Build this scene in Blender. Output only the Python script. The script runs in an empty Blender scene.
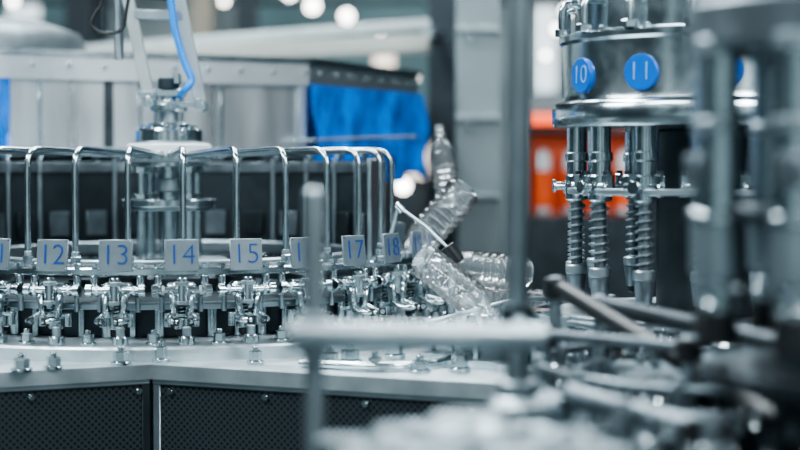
import bpy, math, random, bmesh
from mathutils import Matrix, Vector
random.seed(7)
S=bpy.context.scene
COL=S.collection
S.view_settings.look='AgX - Medium High Contrast'
F=1555.0; ZC=1.45; HZ=165.0
def X(px,d): return (px-400)*d/F
def Z(py,d): return ZC-(py-HZ)*d/F

# ---------------------------------------------------------------- materials
def mat(name,col,metal=0.0,rough=0.5,nscale=0,namt=0.15,bump=0.0,spec=None,stretch=(1,1,1),emis=None,estr=0,rvar=0.0):
    m=bpy.data.materials.new(name); m.use_nodes=True
    nt=m.node_tree; b=nt.nodes['Principled BSDF']
    b.inputs['Base Color'].default_value=(*col,1); b.inputs['Metallic'].default_value=metal
    b.inputs['Roughness'].default_value=rough
    if emis:
        b.inputs['Emission Color'].default_value=(*emis,1); b.inputs['Emission Strength'].default_value=estr
    if nscale:
        tc=nt.nodes.new('ShaderNodeTexCoord'); mp=nt.nodes.new('ShaderNodeMapping')
        mp.inputs['Scale'].default_value=stretch
        nz=nt.nodes.new('ShaderNodeTexNoise'); nz.inputs['Scale'].default_value=nscale; nz.inputs['Detail'].default_value=4
        nt.links.new(tc.outputs['Object'],mp.inputs['Vector']); nt.links.new(mp.outputs[0],nz.inputs['Vector'])
        cr=nt.nodes.new('ShaderNodeValToRGB')
        cr.color_ramp.elements[0].position=0.3; cr.color_ramp.elements[1].position=0.7
        cr.color_ramp.elements[0].color=(*[max(0,c*(1-namt)) for c in col],1)
        cr.color_ramp.elements[1].color=(*[min(1,c*(1+namt)) for c in col],1)
        nt.links.new(nz.outputs['Fac'],cr.inputs['Fac']); nt.links.new(cr.outputs['Color'],b.inputs['Base Color'])
        if rvar:
            mr=nt.nodes.new('ShaderNodeMapRange'); mr.inputs['To Min'].default_value=max(0.03,rough-rvar); mr.inputs['To Max'].default_value=rough+rvar
            nt.links.new(nz.outputs['Fac'],mr.inputs['Value']); nt.links.new(mr.outputs[0],b.inputs['Roughness'])
        if bump:
            bp=nt.nodes.new('ShaderNodeBump'); bp.inputs['Strength'].default_value=bump; bp.inputs['Distance'].default_value=0.005
            nt.links.new(nz.outputs['Fac'],bp.inputs['Height']); nt.links.new(bp.outputs[0],b.inputs['Normal'])
    return m
STEEL=mat('polished_steel',(.59,.67,.70),1,.2,40,.12,rvar=.08)
BRUSH=mat('brushed_steel',(.66,.71,.73),.9,.3,5,.3,.12,stretch=(2.5,2.5,.3),rvar=.1)
RIM=mat('rim_steel',(.52,.58,.61),.9,.42,10,.1)
SATIN=mat('satin_steel',(.42,.49,.525),1,.42,20,.15)
POSTM=mat('post_steel',(.30,.355,.38),.9,.4,20,.12)
TABLE=mat('table_steel',(.6,.68,.71),.85,.38,14,.2,.15,rvar=.12)
DARKM=mat('dark_metal',(.05,.065,.075),.7,.4,15,.3)
MIDM=mat('cast_metal',(.2,.24,.265),.8,.42,25,.3)
BLACK=mat('black_plastic',(.014,.017,.02),0,.4,30,.3)
DARKP=mat('dark_panel',(.028,.04,.047),.2,.4,5,.35)
WHITEP=mat('white_plastic',(.74,.78,.8),0,.35,10,.04)
BLUE=mat('tag_blue',(.003,.12,.52),0,.35,10,.1)
NAVY=mat('numeral_blue',(.015,.075,.3),0,.4,10,.1)
PALE=mat('numeral_pale',(.2,.42,.68),0,.4,10,.05)
PLATE=mat('plate_steel',(.22,.27,.30),.6,.45,30,.12)
HOSE=mat('blue_hose',(.01,.28,.85),0,.25,20,.1)
ORANGE=mat('orange_lacquer_glow',(.8,.12,.03),0,.4,8,.12,emis=(1,.14,.04),estr=.12)  # slight emission put in to brighten the orange instead of a lamp
RED=mat('red_lacquer',(.7,.04,.02),0,.4,8,.12,emis=(1,.14,.04),estr=1.8)

def clear(name,tint,gl=0.5):
    m=bpy.data.materials.new(name); m.use_nodes=True; nt=m.node_tree
    for n in list(nt.nodes): nt.nodes.remove(n)
    o=nt.nodes.new('ShaderNodeOutputMaterial'); mx=nt.nodes.new('ShaderNodeMixShader'); mx2=nt.nodes.new('ShaderNodeMixShader')
    t=nt.nodes.new('ShaderNodeBsdfTransparent'); t.inputs[0].default_value=(*tint,1)
    df=nt.nodes.new('ShaderNodeBsdfTranslucent'); df.inputs[0].default_value=(.85,.92,.95,1)
    mx2.inputs[0].default_value=.1
    g=nt.nodes.new('ShaderNodeBsdfGlossy'); g.inputs['Roughness'].default_value=.14; g.inputs[0].default_value=(1,1,1,1)
    lw=nt.nodes.new('ShaderNodeLayerWeight'); lw.inputs[0].default_value=gl
    tc=nt.nodes.new('ShaderNodeTexCoord'); nz=nt.nodes.new('ShaderNodeTexNoise'); nz.inputs['Scale'].default_value=60
    bp=nt.nodes.new('ShaderNodeBump'); bp.inputs['Strength'].default_value=.3; bp.inputs['Distance'].default_value=.002
    nt.links.new(tc.outputs['Object'],nz.inputs['Vector']); nt.links.new(nz.outputs['Fac'],bp.inputs['Height'])
    nt.links.new(bp.outputs[0],g.inputs['Normal'])
    nt.links.new(t.outputs[0],mx2.inputs[1]); nt.links.new(df.outputs[0],mx2.inputs[2])
    nt.links.new(lw.outputs['Fresnel'],mx.inputs[0]); nt.links.new(mx2.outputs[0],mx.inputs[1]); nt.links.new(g.outputs[0],mx.inputs[2])
    nt.links.new(mx.outputs[0],o.inputs[0]); return m
PET=clear('clear_pet',(.97,.985,.99),.33)

def perf():
    m=mat('perforated_steel',(.06,.078,.088),.6,.42); nt=m.node_tree; b=nt.nodes['Principled BSDF']
    tc=nt.nodes.new('ShaderNodeTexCoord'); sp=nt.nodes.new('ShaderNodeSeparateXYZ'); cb=nt.nodes.new('ShaderNodeCombineXYZ')
    nt.links.new(tc.outputs['Object'],sp.inputs[0]); nt.links.new(sp.outputs['X'],cb.inputs['X']); nt.links.new(sp.outputs['Z'],cb.inputs['Y'])
    rt=nt.nodes.new('ShaderNodeMapping'); rt.inputs['Rotation'].default_value=(0,0,math.radians(45))
    nt.links.new(cb.outputs[0],rt.inputs['Vector'])
    vo=nt.nodes.new('ShaderNodeTexVoronoi'); vo.voronoi_dimensions='2D'; vo.inputs['Scale'].default_value=135; vo.inputs['Randomness'].default_value=0
    nt.links.new(rt.outputs[0],vo.inputs['Vector'])
    cr=nt.nodes.new('ShaderNodeValToRGB'); cr.color_ramp.elements[0].position=.3; cr.color_ramp.elements[1].position=.36
    cr.color_ramp.elements[0].color=(.018,.026,.031,1); cr.color_ramp.elements[1].color=(.07,.09,.102,1)
    nt.links.new(vo.outputs['Distance'],cr.inputs[0]); nt.links.new(cr.outputs[0],b.inputs['Base Color'])
    return m
PERF=perf()

def film():
    m=mat('blue_film',(.0,.2,.9),0,.2,26,.4,1.0,stretch=(2.2,2.2,.7)); 
    b=m.node_tree.nodes['Principled BSDF']; b.inputs['Coat Weight'].default_value=.8
    return m
FILM=film()

# ---------------------------------------------------------------- builder
class B:
    def __init__(s): s.v=[];s.f=[];s.m=[];s.mats=[];s.M=Matrix()
    def add(s,vs,fs,mt):
        if mt not in s.mats: s.mats.append(mt)
        k=len(s.v); s.v+=[s.M@Vector(v) for v in vs]
        for f in fs: s.f.append([i+k for i in f]); s.m.append(s.mats.index(mt))
    def rev(s,prof,mt,loc=(0,0,0),d=(0,0,1),seg=24,closed=False):
        q=Vector(d).normalized().to_track_quat('Z','Y') if Vector(d).normalized()!=Vector((0,0,1)) else Matrix().to_quaternion()
        vs=[];fs=[];n=len(prof)
        for r,z in prof:
            for j in range(seg):
                a=2*math.pi*j/seg
                vs.append(q@Vector((r*math.cos(a),r*math.sin(a),z))+Vector(loc))
        rng=n if closed else n-1
        for i in range(rng):
            i2=(i+1)%n
            for j in range(seg):
                k=(j+1)%seg
                fs.append([i*seg+j,i*seg+k,i2*seg+k,i2*seg+j])
        if not closed:
            if prof[0][0]>1e-5: fs.append([j for j in range(seg)][::-1])
            if prof[-1][0]>1e-5: fs.append([(n-1)*seg+j for j in range(seg)])
        s.add(vs,fs,mt)
    def cyl(s,p0,p1,r,mt,seg=20,r1=None,c=None):
        p0=Vector(p0);p1=Vector(p1);L=(p1-p0).length; r1=r if r1 is None else r1
        c=min(r,r1,L)*.12 if c is None else c
        s.rev([(r-c,0),(r,c),(r1,L-c),(r1-c,L)],mt,p0,p1-p0,seg)
    def ann(s,ri,ro,z0,z1,mt,loc=(0,0,0),seg=96):
        c=min(ro-ri,z1-z0)*.15
        s.rev([(ri,z0+c),(ri+c,z0),(ro-c,z0),(ro,z0+c),(ro,z1-c),(ro-c,z1),(ri+c,z1),(ri,z1-c)],mt,loc,seg=seg,closed=True)
    def box(s,c,sz,mt,R=None,bev=None):
        h=[x/2 for x in sz]; bv=min(sz)*.12 if bev is None else bev
        bm=bmesh.new()
        for sx in (-1,1):
            for sy in (-1,1):
                for sz_ in (-1,1):
                    for k in range(3):
                        p=[sx*(h[0]-bv),sy*(h[1]-bv),sz_*(h[2]-bv)]
                        p[k]=(sx,sy,sz_)[k]*h[k]
                        bm.verts.new(p)
        bmesh.ops.convex_hull(bm,input=bm.verts); bmesh.ops.dissolve_limit(bm,angle_limit=.01,verts=bm.verts,edges=bm.edges)
        bm.verts.index_update()
        R=R or Matrix()
        vs=[R@v.co+Vector(c) for v in bm.verts]; fs=[[v.index for v in f.verts] for f in bm.faces]; bm.free()
        s.add(vs,fs,mt)
    def bar(s,p0,p1,w,h,mt):
        p0=Vector(p0);p1=Vector(p1); d=p1-p0
        q=d.to_track_quat('Z','Y').to_matrix().to_4x4()
        s.box((p0+p1)/2,(w,h,d.length),mt,q)
    def tube(s,pts,r,mt,seg=12,cap=True):
        pts=[Vector(p) for p in pts]; n=len(pts); vs=[];fs=[]
        t=(pts[1]-pts[0]).normalized(); u=t.orthogonal().normalized()
        for i,p in enumerate(pts):
            t2=(pts[min(i+1,n-1)]-pts[max(i-1,0)]).normalized()
            q=t.rotation_difference(t2); u=q@u; t=t2; w=t.cross(u)
            for j in range(seg):
                a=2*math.pi*j/seg; vs.append(p+u*(r*math.cos(a))+w*(r*math.sin(a)))
        for i in range(n-1):
            for j in range(seg):
                k=(j+1)%seg; fs.append([i*seg+j,i*seg+k,(i+1)*seg+k,(i+1)*seg+j])
        if cap: fs.append(list(range(seg))[::-1]); fs.append([(n-1)*seg+j for j in range(seg)])
        s.add(vs,fs,mt)
    def prism(s,poly,z0,z1,mt):
        n=len(poly); vs=[(x,y,z0) for x,y in poly]+[(x,y,z1) for x,y in poly]
        fs=[list(range(n))[::-1],[n+i for i in range(n)]]+[[i,(i+1)%n,n+(i+1)%n,n+i] for i in range(n)]
        s.add(vs,fs,mt)
    def spring(s,p,L,R,r,turns,mt):
        n=turns*14
        s.tube([(p[0]+R*math.cos(i*2*math.pi/14),p[1]+R*math.sin(i*2*math.pi/14),p[2]+L*i/n) for i in range(n+1)],r,mt,6)
    def bolt(s,p,r,h,mt):
        p=Vector(p); s.cyl(p,p+Vector((0,0,h*.25)),r*1.35,mt,16); s.cyl(p+Vector((0,0,h*.25)),p+Vector((0,0,h)),r,mt,6); s.cyl(p+Vector((0,0,h)),p+Vector((0,0,h*1.35)),r*.5,mt,12)
    def mesh(s,name,ang=38):
        me=bpy.data.meshes.new(name); me.from_pydata([tuple(v) for v in s.v],[],s.f)
        for m_ in s.mats: me.materials.append(m_)
        me.polygons.foreach_set('material_index',s.m)
        bm=bmesh.new(); bm.from_mesh(me)
        bmesh.ops.recalc_face_normals(bm,faces=bm.faces)
        bm.to_mesh(me); bm.free()
        me.polygons.foreach_set('use_smooth',[True]*len(me.polygons)); me.set_sharp_from_angle(angle=math.radians(ang))
        me.update(); return me
    def obj(s,name,parent=None,ang=38,**k):
        return place(s.mesh(name,ang),name,parent,**k)
def place(me,name,parent=None,loc=(0,0,0),rz=0,M=None):
    o=bpy.data.objects.new(name,me); COL.objects.link(o)
    if M is not None: o.matrix_world=M
    else: o.location=loc; o.rotation_euler=(0,0,rz)
    if parent: o.parent=parent
    return o
def empty(name,loc=(0,0,0)):
    e=bpy.data.objects.new(name,None); COL.objects.link(e); e.empty_display_size=.1; return e
def fillet(pts,r,n=7):
    pts=[Vector(p) for p in pts]; out=[pts[0]]
    for i in range(1,len(pts)-1):
        a,b,c=pts[i-1],pts[i],pts[i+1]
        d1=(a-b).normalized(); d2=(c-b).normalized()
        p0=b+d1*r; p1=b+d2*r
        for k in range(n+1):
            t=k/n; out.append(p0*(1-t)**2+b*2*t*(1-t)+p1*t*t)
    out.append(pts[-1]); return out
def textmesh(txt,size,mt,name,offs=-.0009):
    c=bpy.data.curves.new(name,'FONT'); c.body=txt; c.size=size; c.align_x='CENTER'; c.align_y='CENTER'; c.extrude=.0006; c.offset=offs
    o=bpy.data.objects.new(name,c); COL.objects.link(o)
    bpy.context.view_layer.update()
    me=bpy.data.meshes.new_from_object(o.evaluated_get(bpy.context.evaluated_depsgraph_get()))
    bpy.data.objects.remove(o); me.materials.clear(); me.materials.append(mt); return me
RX90=Matrix.Rotation(math.radians(90),4,'X')
def W(px,py,d): return (X(px,d),d,Z(py,d))

# ---------------------------------------------------------------- rinser carousel
rin=empty('rotary_bottle_rinser')
CX,CY=-.43,2.9; RR=.475; ZR=1.289; N=30; TH0=math.radians(10.6)
b=B(); b.M=Matrix.Translation((CX,CY,0))
b.ann(.395,RR+.005,ZR-.012,ZR,STEEL)
b.ann(.43,.462,1.222,1.232,SATIN)
b.ann(.335,.35,ZR-.02,ZR+.004,SATIN)
for i in range(6):
    a=i*math.pi/3+.3; b.box((.24*math.cos(a),.24*math.sin(a),ZR-.03),(.34,.03,.012),DARKM,Matrix.Rotation(a,4,'Z'))
b.cyl((0,0,1.166),(0,0,1.225),.40,DARKM,64)
b.cyl((0,0,1.145),(0,0,1.172),.545,TABLE,96)
for i in range(60):
    a=i*math.pi/30; b.cyl((.404*math.cos(a),.404*math.sin(a),1.172),(.404*math.cos(a),.404*math.sin(a),1.222),.006 if i%2 else .009,STEEL,14)
b.obj('carousel_ring',rin)
b=B(); b.M=Matrix.Translation((CX,CY,0))
K=16
for i in range(K):
    a=math.radians(-12+204*(i+.5)/K); w_=2*.385*math.tan(math.radians(204/K/2))
    x,y=.385*math.cos(a),.385*math.sin(a)
    b.box((x,y,1.365),(.004,w_*.94,.185),DARKP,Matrix.Rotation(a,4,'Z'),bev=.0008)
    b.box((x*.985,y*.985,1.445),(.004,w_*.9,.02),MIDM,Matrix.Rotation(a,4,'Z'),bev=.0008)
    b.box((x*.98,y*.98,1.33),(.008,w_*.5,.05),MIDM if i%3 else DARKM,Matrix.Rotation(a,4,'Z'),bev=.0008)
    a2=math.radians(-12+204*i/K); b.cyl((.383*math.cos(a2),.383*math.sin(a2),1.27),(.383*math.cos(a2),.383*math.sin(a2),1.462),.0045,SATIN,12)
b.obj('splash_guard',rin)
b=B()
for i in range(64):
    a=i*2*math.pi/64; p=(CX+.515*math.sin(a),CY-.515*math.cos(a),1.172)
    if i%2: b.bolt(p,.0095,.018,STEEL)
    else: b.cyl(p,(p[0],p[1],1.186),.013,STEEL,18); b.cyl((p[0],p[1],1.186),(p[0],p[1],1.2),.007,SATIN,12)
b.obj('bolt_circle',rin)

g=B()
g.box((0,0,-.034),(.046,.03,.022),STEEL,bev=.004)
g.cyl((-.047,-.014,-.034),(.047,-.014,-.034),.0055,STEEL)
for sx in(-1,1):
    g.cyl((sx*.036,-.014,-.034),(sx*.047,-.014,-.034),.0095,STEEL)
    g.cyl((sx*.027,-.014,-.034),(sx*.031,-.014,-.034),.008,SATIN,6)
    g.cyl((sx*.036,0,-.012),(sx*.036,0,-.046),.0065,STEEL)
    g.cyl((sx*.036,0,.0),(sx*.036,0,.007),.006,STEEL,6)
    g.box((sx*.014,-.021,-.058),(.009,.016,.036),STEEL,Matrix.Rotation(sx*.18,4,'Y'),bev=.003)
    g.tube(fillet([(sx*.016,-.022,-.07),(sx*.024,-.04,-.078),(sx*.02,-.062,-.078),(sx*.008,-.07,-.078)],.008,4),.0042,STEEL,12)
    g.box((sx*.012,-.066,-.078),(.008,.01,.012),BLACK)
    g.cyl((sx*.03,.01,-.046),(sx*.03,.01,-.07),.004,SATIN)
g.cyl((0,-.022,-.014),(0,-.022,-.052),.0085,STEEL); g.cyl((0,-.022,-.02),(0,-.022,-.026),.0115,SATIN,6); g.cyl((0,-.022,-.05),(0,-.022,-.056),.011,SATIN,6)
g.cyl((0,0,-.045),(0,0,-.108),.0065,DARKM); g.cyl((0,0,-.078),(0,0,-.096),.0125,STEEL); g.cyl((0,0,-.096),(0,0,-.105),.009,BLACK)
g.spring((0,0,-.078),.03,.009,.0014,5,STEEL)
g.box((0,-.004,-.074),(.052,.012,.006),STEEL)
for sx in(-1,1): g.cyl((sx*.022,-.004,-.092),(sx*.022,-.004,-.071),.006,STEEL,14)
g.box((0,.004,.003),(.03,.016,.006),SATIN); g.box((0,-.004,.008),(.014,.004,.014),SATIN)
gm=g.mesh('bottle_gripper')
p=B(); p.box((0,0,0),(.053,.003,.05),PLATE,bev=.001)
for sx in(-1,1):
    for sz in(-1,1): p.cyl((sx*.0235,-.0015,sz*.022),(sx*.0235,-.0028,sz*.022),.0013,STEEL,8)
pm=p.mesh('number_plate')
q=B(); PI=.058
q.tube(fillet([(.006,PI,0),(.006,PI,1.477-ZR),(.0,RR-.078,1.468-ZR)],.032,8),.0052,STEEL,12)
q.cyl((.006,PI,0),(.006,PI,.014),.009,STEEL,6); q.cyl((.006,PI,.014),(.006,PI,.022),.0065,SATIN,14)
q.cyl((0,RR-.1,1.468-ZR),(0,RR-.085,1.468-ZR),.008,STEEL,12)
qm=q.mesh('water_pipe')
for i in range(-14,16):
    th=TH0+i*2*math.pi/N
    M=Matrix.Translation((CX+RR*math.sin(th),CY-RR*math.cos(th),ZR))@Matrix.Rotation(th,4,'Z')
    place(gm,'bottle_gripper',rin,M=M); place(qm,'water_pipe',rin,M=M)
    PM=M@Matrix.Translation((0,-.012,.020))@Matrix.Rotation(math.radians(-6),4,'X')
    place(pm,'number_plate',rin,M=PM)
    n=(14+i-1)%30+1
    if 6<=n<=24:
        place(textmesh(str(n),.046,NAVY,'numeral'),'numeral',rin,M=PM@Matrix.Translation((0,-.0022,0))@RX90)

b=B(); b.M=Matrix.Translation((CX,CY,0))
b.cyl((0,0,1.491),(0,0,1.517),.062,STEEL,48); b.cyl((0,0,1.456),(0,0,1.49),.078,WHITEP,48); b.cyl((0,0,1.486),(0,0,1.493),.07,SATIN,48)
b.cyl((0,0,1.447),(0,0,1.456),.073,STEEL,48)
b.cyl((0,0,1.373),(0,0,1.387),.088,STEEL,48); b.cyl((0,0,1.366),(0,0,1.373),.075,SATIN,48)
b.cyl((0,0,1.25),(0,0,1.45),.019,STEEL,28); b.cyl((0,0,1.40),(0,0,1.425),.027,SATIN,28)
b.cyl((0,0,1.25),(0,0,1.275),.11,SATIN,48); b.cyl((0,0,1.2),(0,0,1.255),.16,DARKM,48)
for i in range(4):
    a=i*math.pi/2+.75; x,y=.062*math.cos(a),.062*math.sin(a)
    b.cyl((x,y,1.27),(x,y,1.45),.0095,STEEL); b.cyl((x,y,1.387),(x,y,1.397),.014,STEEL,6); b.cyl((x,y,1.435),(x,y,1.447),.014,STEEL,6)
for i in range(12):
    a=i*math.pi/6; b.bolt((.048*math.cos(a),.048*math.sin(a),1.517),.004,.006,STEEL)
b.cyl((0,0,1.517),(0,0,1.527),.04,STEEL,32); b.cyl((0,0,1.527),(0,0,1.56),.018,SATIN,24)
b.cyl((0,0,1.55),(0,0,1.563),.034,STEEL,32); b.cyl((0,0,1.563),(0,0,1.585),.014,STEEL,20)
b.box((0,0,1.583),(.06,.03,.014),STEEL); b.cyl((0,0,1.59),(0,0,1.612),.02,DARKM,20)
for sx in(-1,1): b.cyl((sx*.024,0,1.527),(sx*.024,0,1.583),.004,STEEL)
b.cyl((.018,-.02,1.60),(.018,-.02,1.62),.008,STEEL,6)
b.obj('hub_column',rin)
b=B(); k=2.88
A0=(X(151,k),k,Z(103,k)); A1=(X(117,k),k,Z(-60,k)); C0=(X(202,k),k,Z(106,k)); C1=(X(168,k),k,Z(-60,k))
PALEM=mat('painted_grey_bar',(.46,.51,.52),.3,.35,20,.08)
b.bar(A0,A1,.012,.022,PALEM); b.bar(C0,C1,.012,.022,PALEM)
b.bar((X(136,k),k,Z(15,k)),(X(184,k),k,Z(17,k)),.016,.018,SATIN)
b.bar((X(132,k),k,Z(-4,k)),(X(179,k),k,Z(-2,k)),.01,.014,DARKM)
for pnt in (A0,C0):
    b.cyl((pnt[0],k-.018,pnt[2]),(pnt[0],k+.018,pnt[2]),.011,STEEL,20); b.cyl((pnt[0],k-.024,pnt[2]),(pnt[0],k-.016,pnt[2]),.006,SATIN,6)
b.bar((A0[0],k,A0[2]),(C0[0],k,C0[2]),.008,.012,STEEL)
b.box((X(148,k),k,Z(95,k)),(.03,.03,.012),SATIN)
b.cyl(A1,(A1[0],A1[1],A1[2]+.6),.012,PALEM); b.cyl(C1,(C1[0],C1[1],C1[2]+.6),.012,PALEM)
b.obj('lifting_frame',rin)
b=B()
def hp(px,py,d=2.84): return (X(px,d),d,Z(py,d))
def smooth(pts,n=6):
    P=[Vector(p) for p in pts]; out=[]
    for i in range(len(P)-1):
        p0=P[max(i-1,0)];p1=P[i];p2=P[i+1];p3=P[min(i+2,len(P)-1)]
        for k_ in range(n):
            t=k_/n; out.append(.5*((2*p1)+(p2-p0)*t+(2*p0-5*p1+4*p2-p3)*t*t+(3*p1-p0-3*p2+p3)*t**3))
    out.append(P[-1]); return out
b.tube(smooth([hp(164,-60),hp(172,0),hp(176,30),hp(185,62),hp(192,80),hp(186,90),hp(180,96,2.9)]),.0068,HOSE)
b.tube(smooth([hp(112,-60),hp(104,0),hp(97,14),hp(93,26),hp(104,34),hp(123,30),hp(128,10),hp(133,-20)]),.0032,BLACK)
b.cyl(hp(104,-60,2.92),hp(104,28,2.92),.005,DARKM); b.cyl(hp(120,-60,2.92),hp(120,60,2.92),.009,SATIN)
b.obj('pneumatic_hoses',rin)

# machine table with perforated skirts
tab=empty('machine_base')
Lp=(-1.15,1.99); Cp=(-.375,2.33); Rp=(.12,2.13); R2=(.16,2.11)
b=B(); b.prism([Lp,Cp,R2,(.16,3.55),(-1.15,3.55)],1.128,1.150,TABLE)
b.obj('table_top',tab,ang=20)
def panel(a,c,z0,z1,name,inset=.012):
    a=Vector((*a,0));c=Vector((*c,0)); d=(c-a); L=d.length; ang=math.atan2(d.y,d.x)
    M=Matrix.Translation((a.x,a.y,0))@Matrix.Rotation(ang,4,'Z')
    bb=B(); bb.box((L/2,inset,(z0+z1)/2),(L,.006,z1-z0),PERF,bev=.0005)
    bb.obj(name,tab,M=M)
    b2=B(); b2.box((L/2,inset-.004,z1-.004),(L,.008,.012),SATIN); 
    for i in range(int(L/.16)+1): b2.cyl((.03+i*.16,inset-.003,z1-.02),(.03+i*.16,inset-.009,z1-.02),.005,STEEL,12)
    b2.box((.006,inset-.003,(z0+z1)/2),(.012,.006,z1-z0),SATIN); b2.box((L-.006,inset-.003,(z0+z1)/2),(.012,.006,z1-z0),DARKM)
    b2.obj(name+'_frame',tab,M=M)
panel(Lp,Cp,.12,1.13,'left_skirt'); panel(Cp,R2,.12,1.13,'right_skirt')
b=B(); 
for x,y in((-1.0,2.2),(-.4,2.45),(.08,2.3),(.08,3.4),(-1.0,3.4)): b.cyl((x,y,0),(x,y,1.13),.03,SATIN)
b.obj('legs',tab)
b=B()
for px,d,r,h in((120,2.33,.012,.02),(160,2.36,.01,.024),(52,2.28,.011,.018),(20,2.25,.012,.02),(255,2.34,.01,.02),(330,2.3,.012,.022),(375,2.26,.01,.02),(420,2.24,.012,.018),(460,2.25,.012,.026),(350,2.35,.014,.02),(395,2.4,.012,.03)):
    b.bolt((X(px,d),d,1.15),r,h,STEEL)
b.tube(smooth([(X(300,2.3),2.3,1.156),(X(380,2.25),2.25,1.158),(X(440,2.3),2.3,1.158),(X(470,2.45),2.45,1.158)]),.006,STEEL)
b.obj('table_fasteners',tab)

# ---------------------------------------------------------------- steel cabinet behind
cab=empty('stainless_steel_cabinet')
K0=(-1.46,2.96);K1=(-.22,3.6);K2=(.03,4.1);K3=(.03,5.0);K4=(-1.46,5.0)
def off(poly,o):
    cx=sum(p_[0] for p_ in poly)/len(poly); cy=sum(p_[1] for p_ in poly)/len(poly); out=[]
    for x,y in poly:
        v=Vector((x-cx,y-cy)); L=v.length; v=v*((L+o)/L); out.append((cx+v.x,cy+v.y))
    return out
poly=[K0,K1,K2,K3,K4]
b=B(); b.prism(poly,1.485,1.64,BRUSH); b.obj('cabinet_body',cab,ang=15)
b=B(); b.prism(off(poly,.018),1.632,1.69,RIM); b.prism(off(poly,.026),1.683,1.695,STEEL); b.prism(off(poly,.012),1.47,1.488,SATIN); b.obj('cabinet_rim',cab,ang=15)
b=B(); b.prism(off(poly,-.09),.0,1.475,DARKP)
d=Vector((K1[0]-K0[0],K1[1]-K0[1],0)); Ld=d.length; u=d.normalized(); nrm=Vector((u.y,-u.x,0))
ang=math.atan2(u.y,u.x)
for i in range(13):
    s_=.12+i*.1; c=Vector((*K0,0))+u*s_-nrm*.068
    b.box((c.x,c.y,1.33),(.012,.02,.3),DARKM if i%2 else SATIN,Matrix.Rotation(ang,4,'Z'))
b.obj('cabinet_base',cab,ang=15)
b=B()
for i in range(18):
    c=Vector((*K0,1.662))+u*(.06+i*.078)+nrm*.012; b.cyl(c,c+nrm*.014,.0045,STEEL,12)
for s_ in(.62,.78,1.0,1.19):
    c=Vector((*K0,1.56))+u*s_+nrm*.001; b.box(c,(.008,.006,.15),STEEL,Matrix.Rotation(ang,4,'Z'))
for s_ in(.5,.93): c=Vector((*K0,1.56))+u*s_+nrm*.002; b.box(c,(.02,.006,.15),DARKM,Matrix.Rotation(ang,4,'Z'))
c=Vector((*K1,1.56))-u*.012+nrm*.004; b.box(c,(.022,.012,.15),RIM,Matrix.Rotation(ang,4,'Z'))
d2=Vector((K2[0]-K1[0],K2[1]-K1[1],0)).normalized(); n2=Vector((d2.y,-d2.x,0)); ang2=math.atan2(d2.y,d2.x)
for i in range(7):
    c=Vector((*K1,1.662))+d2*(.04+i*.08)+n2*.008; b.cyl(c,c+n2*.014,.0045,STEEL,12)
b.obj('cabinet_rivets',cab)
b=B(); b.rev([(.33,0),(.33,.05),(.315,.075),(.24,.10),(.12,.115),(.02,.12)],POSTM,(-1.09,3.75,1.69),seg=64); b.ann(.33,.345,0,.02,STEEL,(-1.09,3.75,1.69)); b.obj('domed_lid',cab)

def sheet(name,P0,P1,z1,z0,nx=60,nz=40,amp=.012,seed=0):
    vs=[];fs=[]; P0=Vector((*P0,0));P1=Vector((*P1,0)); t=(P1-P0).normalized(); n=Vector((t.y,-t.x,0)); L=(P1-P0).length
    for j in range(nz+1):
        for i in range(nx+1):
            uu=i/nx;vv=j/nz
            w=amp*(math.sin(uu*19+seed+2*math.sin(vv*3))*.5+math.sin(uu*37+vv*5+seed)*.3+math.sin(uu*11-vv*9)*.4)*(.25+vv)
            zz=z1+(z0-z1)*vv+ (.012*math.sin(uu*9+seed)+.008*math.sin(uu*23))*vv
            pt=P0+t*(L*uu)+n*(w+.02); vs.append((pt.x,pt.y,zz))
    for j in range(nz):
        for i in range(nx):
            a=j*(nx+1)+i; fs.append([a,a+1,a+nx+2,a+nx+1])
    bb=B(); bb.add(vs,fs,FILM); return bb.obj(name)
s1=sheet('blue_plastic_sheet',(-.222,3.575),(.045,4.09),1.634,1.41,amp=.02)
s2=sheet('blue_plastic_sheet',(-1.088,3.152),(-.826,3.287),1.632,1.49,amp=.005,seed=3)
b=B(); b.cyl((-.2,3.52,1.505),(.03,3.9,1.52),.004,SATIN); b.cyl((-.2,3.52,1.505),(-.24,3.59,1.505),.005,SATIN); b.cyl((.03,3.9,1.52),(.05,4.08,1.52),.005,SATIN); b.obj('guard_rail',cab)  # thin steel rail laid along the pale band of the blue sheet

# ---------------------------------------------------------------- bottles
def bottle_mesh():
    pr=[(.0,.006),(.014,.002),(.024,0),(.029,.006),(.030,.014)]
    z=.014
    for i in range(6):
        pr+=[(.0305,z+.004),(.0262,z+.0075),(.0262,z+.010),(.0305,z+.0135)]; z+=.0145
    pr+=[(.030,z+.01),(.0285,z+.022),(.023,z+.036),(.016,z+.047),(.0118,z+.053),(.0112,z+.058),(.0155,z+.060),(.0155,z+.063),(.0112,z+.064),(.0112,z+.069),(.0128,z+.070),(.0112,z+.0725),(.0128,z+.075),(.0112,z+.0775),(.0112,z+.083),(.0095,z+.083),(.0095,z+.06)]
    bb=B(); bb.rev(pr,PET,seg=40); me=bb.mesh('plastic_bottle',30); return me
bmh=bottle_mesh()
def putbottle(base,mouth,sc=1):
    base=Vector(base);mouth=Vector(mouth); q=(mouth-base).to_track_quat('Z','Y')
    return place(bmh,'plastic_bottle',None,M=Matrix.Translation(base)@q.to_matrix().to_4x4()@Matrix.Scale(sc,4))
putbottle(W(466,188,2.72),W(394,272,2.78),1.05)
putbottle(W(528,274,2.6),W(440,264,2.68),.98)
putbottle(W(422,258,2.5),W(494,318,2.42),.95)
putbottle(W(449,205,2.95),W(438,120,2.98),.85)
putbottle(W(545,305,2.72),W(455,300,2.72),.9)
b=B()
b.tube([W(400,208,2.68),W(425,226,2.64),W(452,252,2.60)],.003,SATIN)
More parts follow.
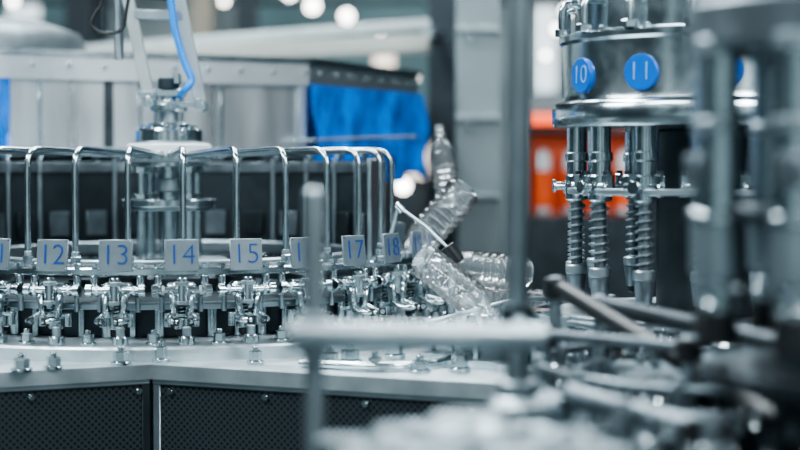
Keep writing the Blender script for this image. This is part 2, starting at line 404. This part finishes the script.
b.cyl(W(447,246,2.6),W(459,262,2.6),.013,BLACK); b.cyl(W(396,204,2.68),W(403,211,2.68),.007,STEEL)
b.tube(fillet([W(398,207,2.68),(X(385,2.76),2.76,1.29),(X(384,2.8),2.8,1.25)],.01),.004,SATIN)
b.tube(smooth([W(432,322,2.45),W(470,312,2.45),W(520,300,2.5),W(560,300,2.6)]),.004,SATIN)
b.cyl((X(452,2.6),2.6,Z(256,2.6)),(X(452,2.6),2.6,1.15),.006,SATIN)
b.cyl((X(505,2.48),2.48,Z(303,2.48)),(X(505,2.48),2.48,1.15),.007,SATIN)
b.cyl((X(432,2.45),2.45,Z(320,2.45)),(X(432,2.45),2.45,1.15),.007,SATIN)
b.obj('bottle_guide')

# ---------------------------------------------------------------- star wheels
def star(name,cx,cy,z,r,n,ph=0,th=.01,mt=TABLE,z0=1.15,dome=False):
    pl=[]
    steps=n*16
    for i in range(steps):
        a=2*math.pi*i/steps; f=((a*n/(2*math.pi)+ph)%1.0-.5)*2*math.pi/n*r
        pr=.032; rr=r
        if abs(f)<pr: rr=r-math.sqrt(pr*pr-f*f)*.95
        pl.append((cx+rr*math.cos(a),cy+rr*math.sin(a)))
    bb=B(); e=empty(name)
    bb.prism(pl,z,z+th,mt); bb.prism(pl,z-.035,z-.027,mt)
    for i in range(n):
        a=2*math.pi*(i)/n; x,y=cx+(r-.05)*math.cos(a),cy+(r-.05)*math.sin(a)
        bb.cyl((x,y,z-.03),(x,y,z),.006,STEEL)
        bb.bolt((x,y,z+th),.006 if dome else .008,.008 if dome else .012,STEEL)
    if dome:
        bb.rev([(r*.66,0),(r*.66,.006),(r*.62,.008),(r*.58,.004),(r*.42,.006),(r*.40,.014),(r*.3,.016),(r*.25,.024),(r*.05,.026)],mt,(cx,cy,z+th),seg=64)
    else:
        bb.cyl((cx,cy,z+th),(cx,cy,z+th+.012),r*.42,SATIN,40); bb.cyl((cx,cy,z+th),(cx,cy,z+th+.03),r*.22,STEEL,32)
    bb.cyl((cx,cy,z0),(cx,cy,z),.03,SATIN,24)
    bb.obj('wheel',e); return e
star('star_wheel',.2,2.42,1.185,.17,8,.2)
star('star_wheel',.40,1.83,1.20,.15,8,.5,mt=SATIN)
star('star_wheel',X(470,1.34),1.34,1.200,.135,8,.3,mt=POSTM,z0=0,dome=True)

# ---------------------------------------------------------------- right machine table
rt=empty('conveyor_table')
b=B(); b.prism([(.17,2.10),(.125,1.6),(.16,1.5),(.2,1.15),(1.3,1.15),(1.3,3.3),(.17,3.3)],1.12,1.15,DARKM)
b.prism([(.19,2.08),(.15,1.62),(.22,1.5),(.23,1.2),(1.25,1.2),(1.25,3.2),(.19,3.2)],1.0,1.12,DARKP)
for x,y in((.3,1.3),(1.2,1.3),(.3,3.1),(1.2,3.1),(.3,2.1)): b.cyl((x,y,0),(x,y,1.0),.03,SATIN)
b.obj('deck',rt)
b=B()
random.seed(3)
for i in range(110):
    d=random.uniform(1.3,2.3); px=random.uniform(560,900); x=X(px,d)
    if (x-.48)**2+(d-2.45)**2<.2**2: continue
    r=random.uniform(.006,.014); h=random.uniform(.015,.06)
    b.cyl((x,d,1.15),(x,d,1.15+h),r,random.choice([STEEL,SATIN,MIDM,DARKM,BLACK]),16); b.bolt((x,d,1.15+h),r*.7,.012,random.choice([STEEL,MIDM]))
for (p0,p1,r,m_) in (
  (W(556,286,1.95),W(810,440,1.5),.0105,BLACK),(W(545,335,1.9),W(690,348,1.65),.007,MIDM),
  (W(600,305,1.95),W(800,350,1.6),.012,DARKM),(W(570,395,1.6),W(700,430,1.45),.011,MIDM)):
    b.cyl(p0,p1,r,m_,18)
for p_ in (W(556,286,1.95),W(690,348,1.65),W(600,305,1.95),W(700,430,1.45),W(545,335,1.9)):
    b.cyl((p_[0],p_[1],1.15),(p_[0],p_[1],p_[2]+.012),.008,SATIN,16); b.cyl((p_[0],p_[1],p_[2]-.016),(p_[0],p_[1],p_[2]+.01),.015,BLACK,20)
b.obj('guide_clamps',rt)
# bulky cast clamp blocks with knobs
b=B()
for px,d,w_,rot in((575,1.62,.07,.4),(622,1.5,.06,-.5),(668,1.66,.075,.2),(600,1.82,.06,.9),(655,1.42,.055,.6),(712,1.38,.05,-.3),(560,1.95,.06,.1)):
    x=X(px,d); R=Matrix.Rotation(rot,4,'Z')
    b.box((x,d,1.168),(w_,w_*.6,.036),SATIN if px%2 else MIDM,R,bev=.007)
    b.cyl((x,d,1.186),(x,d,1.2),w_*.24,STEEL,24); b.cyl((x,d,1.2),(x,d,1.222),w_*.16,MIDM,6)
    off_=R@Vector((w_*.36,0,0)); b.bolt((x+off_.x,d+off_.y,1.186),.006,.01,STEEL); b.bolt((x-off_.x,d-off_.y,1.186),.006,.01,STEEL)
b.obj('clamp_blocks',rt)
b=B()
for r0,c in ((.235,(.40,1.83)),(.27,(.48,2.45))):
    for z in(1.19,1.215):
        b.tube([(c[0]+r0*math.cos(a*.07+2.0),c[1]+r0*math.sin(a*.07+2.0),z) for a in range(50)],.005,MIDM)
    for a in range(0,50,8):
        x,y=c[0]+r0*math.cos(a*.07+2.0),c[1]+r0*math.sin(a*.07+2.0); b.cyl((x,y,1.15),(x,y,1.225),.007,SATIN)
b.obj('curved_rails',rt)

# ---------------------------------------------------------------- filler
fil=empty('rotary_filling_machine'); fx,fy=.48,2.45
b=B(); b.M=Matrix.Translation((fx,fy,0))
b.rev([(.19,1.505),(.236,1.508),(.24,1.514),(.24,1.540),(.236,1.546),(.227,1.549),(.225,1.557),(.225,1.635),(.229,1.64),(.229,1.648),(.222,1.652),(.205,1.655),(.203,1.72),(.21,1.725),(.21,1.74),(.2,1.745),(.2,1.8),(.05,1.82)],STEEL,seg=96)
b.cyl((0,0,1.15),(0,0,1.51),.075,DARKM,40)
b.cyl((0,0,1.8),(0,0,2.2),.05,STEEL,32)
b.ann(.13,.235,1.205,1.222,SATIN); b.cyl((0,0,1.18),(0,0,1.205),.14,DARKM,48)
b.ann(.2,.222,1.405,1.415,SATIN)
b.obj('product_tank',fil)
v=B()
v.cyl((0,0,.125),(0,0,0),.0155,STEEL); v.cyl((0,0,.115),(0,0,.13),.019,SATIN,24); v.cyl((0,0,.06),(0,0,.075),.0185,STEEL,24)
v.cyl((0,0,.0),(0,0,.04),.018,STEEL,24)
v.box((0,-.004,.022),(.062,.022,.012),STEEL,bev=.003)
for sx in(-1,1): v.cyl((sx*.026,-.004,.008),(sx*.026,-.004,.04),.008,STEEL,6); v.cyl((sx*.026,-.004,.04),(sx*.026,-.004,.046),.005,DARKM,12)
v.cyl((0,-.02,.022),(0,-.034,.022),.006,STEEL,12); v.cyl((0,-.034,.022),(0,-.038,.022),.01,STEEL,16)
v.cyl((0,0,-.11),(0,0,0),.009,MIDM,14); v.spring((0,0,-.1),.1,.0125,.0018,8,SATIN)
v.cyl((0,0,-.115),(0,0,-.10),.017,SATIN,24); v.cyl((0,0,-.15),(0,0,-.115),.012,MIDM,20,r1=.016); v.cyl((0,0,-.16),(0,0,-.15),.009,BLACK,16)
vm=v.mesh('filling_valve')
for i in range(15):
    th=math.radians(-60+24*i); r=.205
    place(vm,'filling_valve',fil,M=Matrix.Translation((fx+r*math.sin(th),fy-r*math.cos(th),1.395))@Matrix.Rotation(th,4,'Z'))
for k_,(n,a) in enumerate((('12',-4),('11',-35),('10',-65))):
    th=math.radians(a)
    M=Matrix.Translation((fx,fy,1.585))@Matrix.Rotation(th,4,'Z')@Matrix.Translation((0,-.2265,0))
    t=B(); t.cyl((0,.004,0),(0,-.003,0),.0265,BLUE,40); t.obj('number_disc',fil,M=M)
    place(textmesh(n,.04,PALE,'disc_numeral',-.0008),'disc_numeral',fil,M=M@Matrix.Translation((0,-.0036,0))@RX90)
u_=B()
for i in range(15):
    th=math.radians(-52+24*i+12)
    x,y=fx+.226*math.sin(th),fy-.226*math.cos(th)
    u_.tube(fillet([(x,y,1.655),(x,y,1.70),(fx+.2*math.sin(th),fy-.2*math.cos(th),1.70)],.012,4),.007,STEEL)
    u_.cyl((x,y,1.65),(x,y,1.662),.012,STEEL,6)
u_.obj('vent_tubes',fil)

# ---------------------------------------------------------------- capping turret near camera
cap=empty('bottle_capping_turret'); tx,ty=.40,1.45
b=B(); b.M=Matrix.Translation((tx,ty,0))
b.cyl((0,0,1.555),(0,0,1.60),.13,MIDM,64); b.cyl((0,0,1.60),(0,0,1.72),.085,SATIN,48); b.cyl((0,0,1.15),(0,0,1.56),.05,DARKP,32)
b.cyl((0,0,1.72),(0,0,2.2),.05,SATIN,32); b.cyl((0,0,1.245),(0,0,1.262),.12,DARKM,48); b.cyl((0,0,1.40),(0,0,1.412),.12,DARKM,48)
b.obj('turret_body',cap)
h=B(); h.cyl((0,0,.02),(0,0,.175),.0185,STEEL,28); h.cyl((0,0,.165),(0,0,.18),.023,SATIN,28); h.cyl((0,0,.095),(0,0,.107),.0215,SATIN,28)
h.cyl((0,0,-.04),(0,0,.02),.022,SATIN,28); h.cyl((0,0,.012),(0,0,.022),.026,STEEL,28); h.cyl((0,0,-.07),(0,0,-.04),.0145,STEEL,24)
h.spring((0,0,-.07),.03,.018,.0022,3,STEEL); h.cyl((0,0,-.1),(0,0,-.07),.02,BLACK,24,r1=.017); h.box((0,-.02,.06),(.02,.014,.03),MIDM)
hm=h.mesh('capping_head')
for i in range(8):
    th=math.radians(-75+45*i); place(hm,'capping_head',cap,M=Matrix.Translation((tx+.112*math.sin(th),ty-.112*math.cos(th),1.385))@Matrix.Rotation(th,4,'Z'))

# ---------------------------------------------------------------- guard posts & rail foreground
gp=empty('guard_rail_frame')
b=B()
b.rev([(.0102,0),(.0102,1.419),(.009,1.425),(.004,1.428)],POSTM,(X(314,1.5),1.5,0),seg=28)
b.cyl((X(287,1.478),1.478,1.288),(X(546,1.52),1.52,1.281),.0138,SATIN,28)
b.cyl((X(314,1.5),1.5,1.266),(X(314,1.5),1.5,1.308),.0135,POSTM,24)
b.cyl((X(314,1.5),1.5,0),(X(314,1.5),1.5,.012),.05,SATIN,24)
b.obj('front_post',gp)
b=B(); xx=X(518,1.62)
b.cyl((xx,1.62,1.18),(xx,1.62,2.3),.0128,POSTM,28); b.cyl((xx,1.62,1.268),(xx,1.62,1.305),.018,DARKM,24); b.cyl((xx,1.55,1.288),(xx,1.62,1.288),.008,SATIN,16)
b.box((xx+.012,1.62,1.19),(.085,.07,.04),SATIN,bev=.01); b.cyl((xx,1.62,1.205),(xx,1.62,1.225),.022,SATIN,24)
b.box((xx+.02,1.62,1.16),(.1,.1,.02),SATIN)
b.obj('rear_post',gp)

# ---------------------------------------------------------------- background hall
def simple(name,c,s,m,bev=.003,R=None):
    b_=B(); b_.box((0,0,0),s,m,R,bev); return b_.obj(name,loc=c)
FLOOR=mat('floor_coating',(.13,.16,.17),0,.35,1.5,.2)
WALL=mat('hall_wall_paint',(.08,.13,.15),0,.7,1.2,.5)
CEIL=mat('ceiling_paint',(.08,.1,.11),0,.8,2,.2)
simple('floor',(0,4,-.05),(14,16,.1),FLOOR,0.001)
simple('wall_back',(0,12.05,2.5),(14,.1,5),WALL,.001)
simple('wall_left',(-7.05,4,2.5),(.1,16,5),WALL,.001)
simple('wall_right',(7.05,4,2.5),(.1,16,5),WALL,.001)
simple('ceiling',(0,4,5.05),(14,16,.1),CEIL,.001)
GREYB=mat('booth_grey',(.26,.32,.33),0,.6,2,.25)
TAN=mat('booth_tan',(.42,.38,.31),0,.6,2,.2)
TEAL=mat('booth_teal',(.13,.22,.24),0,.6,2,.3)
SLATE=mat('column_slate',(.035,.05,.062),0,.6,3,.2)
LGREY=mat('column_grey',(.21,.26,.275),.2,.5,4,.15)
CANOPY=mat('canopy_beige',(.33,.34,.31),0,.5,3,.15)
LIT=mat('lit_panel',(.8,.85,.85),0,.5,3,.05,emis=(.8,.93,1),estr=1.3)
WARM=mat('lit_warm',(.9,.8,.7),0,.5,3,.05,emis=(1,.85,.72),estr=1.5)
def bgbox(name,px0,px1,py0,d,m,depth=.15,parent=None,py1=None):
    x0,x1=X(px0,d),X(px1,d); z1=Z(py0,d); z0=0 if py1 is None else Z(py1,d)
    b_=B(); b_.box(((x0+x1)/2,d+depth/2,(z0+z1)/2),(x1-x0,depth,z1-z0),m,bev=.004); return b_.obj(name,parent)
bt=empty('exhibition_booth')
bgbox('back_panel',255,470,-60,9.0,TEAL,.1,bt); bgbox('side_panel',110,236,-60,8.5,GREYB,.1,bt); bgbox('end_panel',-80,70,-60,8.8,TEAL,.1,bt)
bgbox('dark_post',236,256,-60,8,SLATE,.2,bt); bgbox('tan_post',192,212,-60,8,TAN,.15,bt); bgbox('dark_post',66,92,-60,8,SLATE,.2,bt)
bgbox('right_panel',470,620,-60,9.2,GREYB,.1,bt); bgbox('far_panel',620,860,-60,9,SLATE,.1,bt)
bgbox('counter',300,440,118,7,SLATE,.5,bt)
bgbox('glow_patch',408,446,138,6.8,WARM,.05,bt,py1=178); bgbox('glow_patch',374,394,42,8.7,WARM,.05,bt,py1=68)  # glowing panels made up for warm bright patches in the background
bgbox('glow_patch',10,40,6,8.5,LIT,.05,bt,py1=20); bgbox('glow_patch',534,556,8,8.9,LIT,.05,bt,py1=92)  # glowing panels made up for pale bright patches, no real signs
bgbox('grey_plinth',460,540,150,8,LGREY,.3,bt)
bgbox('building_column',428,456,-80,5.0,SLATE,.15)
bgbox('support_column',457,500,-80,4.6,LGREY,.12)
b=B()
for py in(30,118,196): b.box((X(478,4.6),4.59,Z(py,4.6)),(.135,.03,.014),POSTM); b.cyl((X(470,4.6),4.575,Z(py+8,4.6)),(X(470,4.6),4.6,Z(py+8,4.6)),.008,STEEL)
b.obj('column_bands',bpy.data.objects['support_column'])
c_=empty('guard_canopy'); b=B()
b.bar(W(60,52,4.9),W(430,24,4.8),.018,.03,PALEM); b.bar(W(60,62,4.9),W(430,44,4.8),.11,.05,CANOPY)
b.cyl((X(60,4.9),5.08,0),(X(60,4.9),5.08,Z(50,4.9)),.02,SATIN); b.bar((X(60,4.9),5.08,Z(53,4.9)),W(60,53,4.9),.03,.03,SATIN)
b.bar(W(428,34,4.8),(X(436,5.0),5.0,Z(34,5.0)),.03,.03,SATIN)
b.obj('beam',c_)
BULB=mat('lamp_glow',(1,1,1),0,.5,emis=(1,.97,.92),estr=12)
lt=empty('spotlight_row'); b=B()
for px,py,d,r in((313,7,8.2,.032),(347,17,8.2,.030),(290,-6,8.2,.03),(403,186,5.9,.026),(421,125,6.2,.022),(380,30,8.2,.016),(225,2,8,.018),(15,2,8,.022),(556,30,7.5,.02),(545,56,7.5,.016),(565,12,7.5,.022),(415,158,6.2,.024)):
    c=W(px,py,d); b.rev([(r*.3,-r),(r*.85,-r*.6),(r,0),(r*.85,r*.6),(r*.3,r)],BULB,c,(0,1,0),16); b.cyl((c[0],c[1]+.02,c[2]),(c[0],c[1]+.09,c[2]),r*1.15,BLACK,16)
b.obj('lamps',lt)
b=B(); b.cyl((-2.2,8.32,2.32),(1.3,8.32,2.32),.02,DARKM); b.obj('truss',lt)
oc=empty('beverage_display_cabinet'); d=5.6
bgbox('plinth',522,646,216,d,DARKM,.4,oc); bgbox('orange_back',526,642,134,d+.15,ORANGE,.03,oc,py1=216); bgbox('header',522,646,126,d,SLATE,.4,oc,py1=134)
bgbox('light_strip',528,578,114,d-.02,RED,.05,oc,py1=125); bgbox('side_left',521,525,116,d,SATIN,.4,oc,py1=216); bgbox('side_right',643,647,116,d,SATIN,.4,oc,py1=216)
bgbox('top_box',522,646,100,d,LGREY,.4,oc,py1=126)
b=B()
for i,px in enumerate((543,571,599,625)):
    x=X(px,d+.05); z0=Z(214,d); b.rev([(.026,0),(.03,.01),(.03,.17),(.028,.2),(.018,.225),(.01,.235)],WHITEP,(x,d+.06,z0),seg=20); b.cyl((x,d+.06,z0+.02),(x,d+.06,z0+.16),.0308,ORANGE,20)
b.obj('bottles',oc)

# ---------------------------------------------------------------- lighting
def area(name,loc,tgt,sx,sy,e,col):
    l=bpy.data.lights.new(name,'AREA'); l.shape='RECTANGLE'; l.size=sx; l.size_y=sy; l.energy=e; l.color=col
    o=bpy.data.objects.new(name,l); COL.objects.link(o); o.location=loc
    o.rotation_euler=(Vector(tgt)-Vector(loc)).to_track_quat('-Z','Y').to_euler(); return o
area('front_key_light',(-1.4,3.2,4.6),(-.4,2.8,1.2),2.4,.35,150,(.89,.97,1))
area('front_key_light',(1.2,3.6,4.6),(.3,2.5,1.2),2.4,.35,100,(.89,.97,1))
area('front_key_light',(-.2,5.2,4.5),(-.2,3.2,1.3),3.,.4,140,(.9,.97,1))
area('front_key_light',(-1.6,.2,3.8),(-.4,2.8,1.3),1.6,.5,85,(.88,.97,1))  # added key light from the camera side, for the number plate fronts
area('front_key_light',(1.8,.4,3.6),(.4,2.2,1.3),1.4,.4,38,(.88,.97,1))
area('front_key_light',(0,7.6,4.7),(0,8.6,1.5),5,.6,110,(.9,.97,1))
area('fill_light',(-1.6,2.0,2.5),(-.4,2.8,1.25),.9,.12,16,(.88,.96,1))  # unseen lamp added to light the carousel
area('fill_light',(.9,.9,2.6),(-.6,3.4,1.55),.5,.9,30,(.96,.98,1))  # unseen lamp added to brighten the cabinet front
w=bpy.data.worlds.new('reflection_world'); S.world=w; w.use_nodes=True; nt=w.node_tree; bg=nt.nodes['Background']
tc=nt.nodes.new('ShaderNodeTexCoord'); mp=nt.nodes.new('ShaderNodeMapping'); mp.inputs['Scale'].default_value=(5,5,2.2)
nz=nt.nodes.new('ShaderNodeTexNoise'); nz.inputs['Scale'].default_value=1.1; nz.inputs['Detail'].default_value=2  # invented bright and dark noise for the steel to reflect
cr=nt.nodes.new('ShaderNodeValToRGB'); cr.color_ramp.elements[0].position=.42; cr.color_ramp.elements[0].color=(.04,.06,.07,1)
cr.color_ramp.elements[1].position=.62; cr.color_ramp.elements[1].color=(.66,.84,.9,1)
nt.links.new(tc.outputs['Generated'],mp.inputs[0]); nt.links.new(mp.outputs[0],nz.inputs['Vector']); nt.links.new(nz.outputs['Fac'],cr.inputs[0]); nt.links.new(cr.outputs[0],bg.inputs[0])
bg.inputs[1].default_value=1.0

# ---------------------------------------------------------------- camera
cd=bpy.data.cameras.new('camera'); cam=bpy.data.objects.new('camera',cd); COL.objects.link(cam)
cd.lens=70; cd.sensor_width=36; cam.location=(0,0,ZC); cam.rotation_euler=(math.radians(90-math.degrees(math.atan(60/F))),0,0)
cd.dof.use_dof=True; cd.dof.focus_distance=2.5; cd.dof.aperture_fstop=1.9; cd.clip_start=.05
S.camera=cam
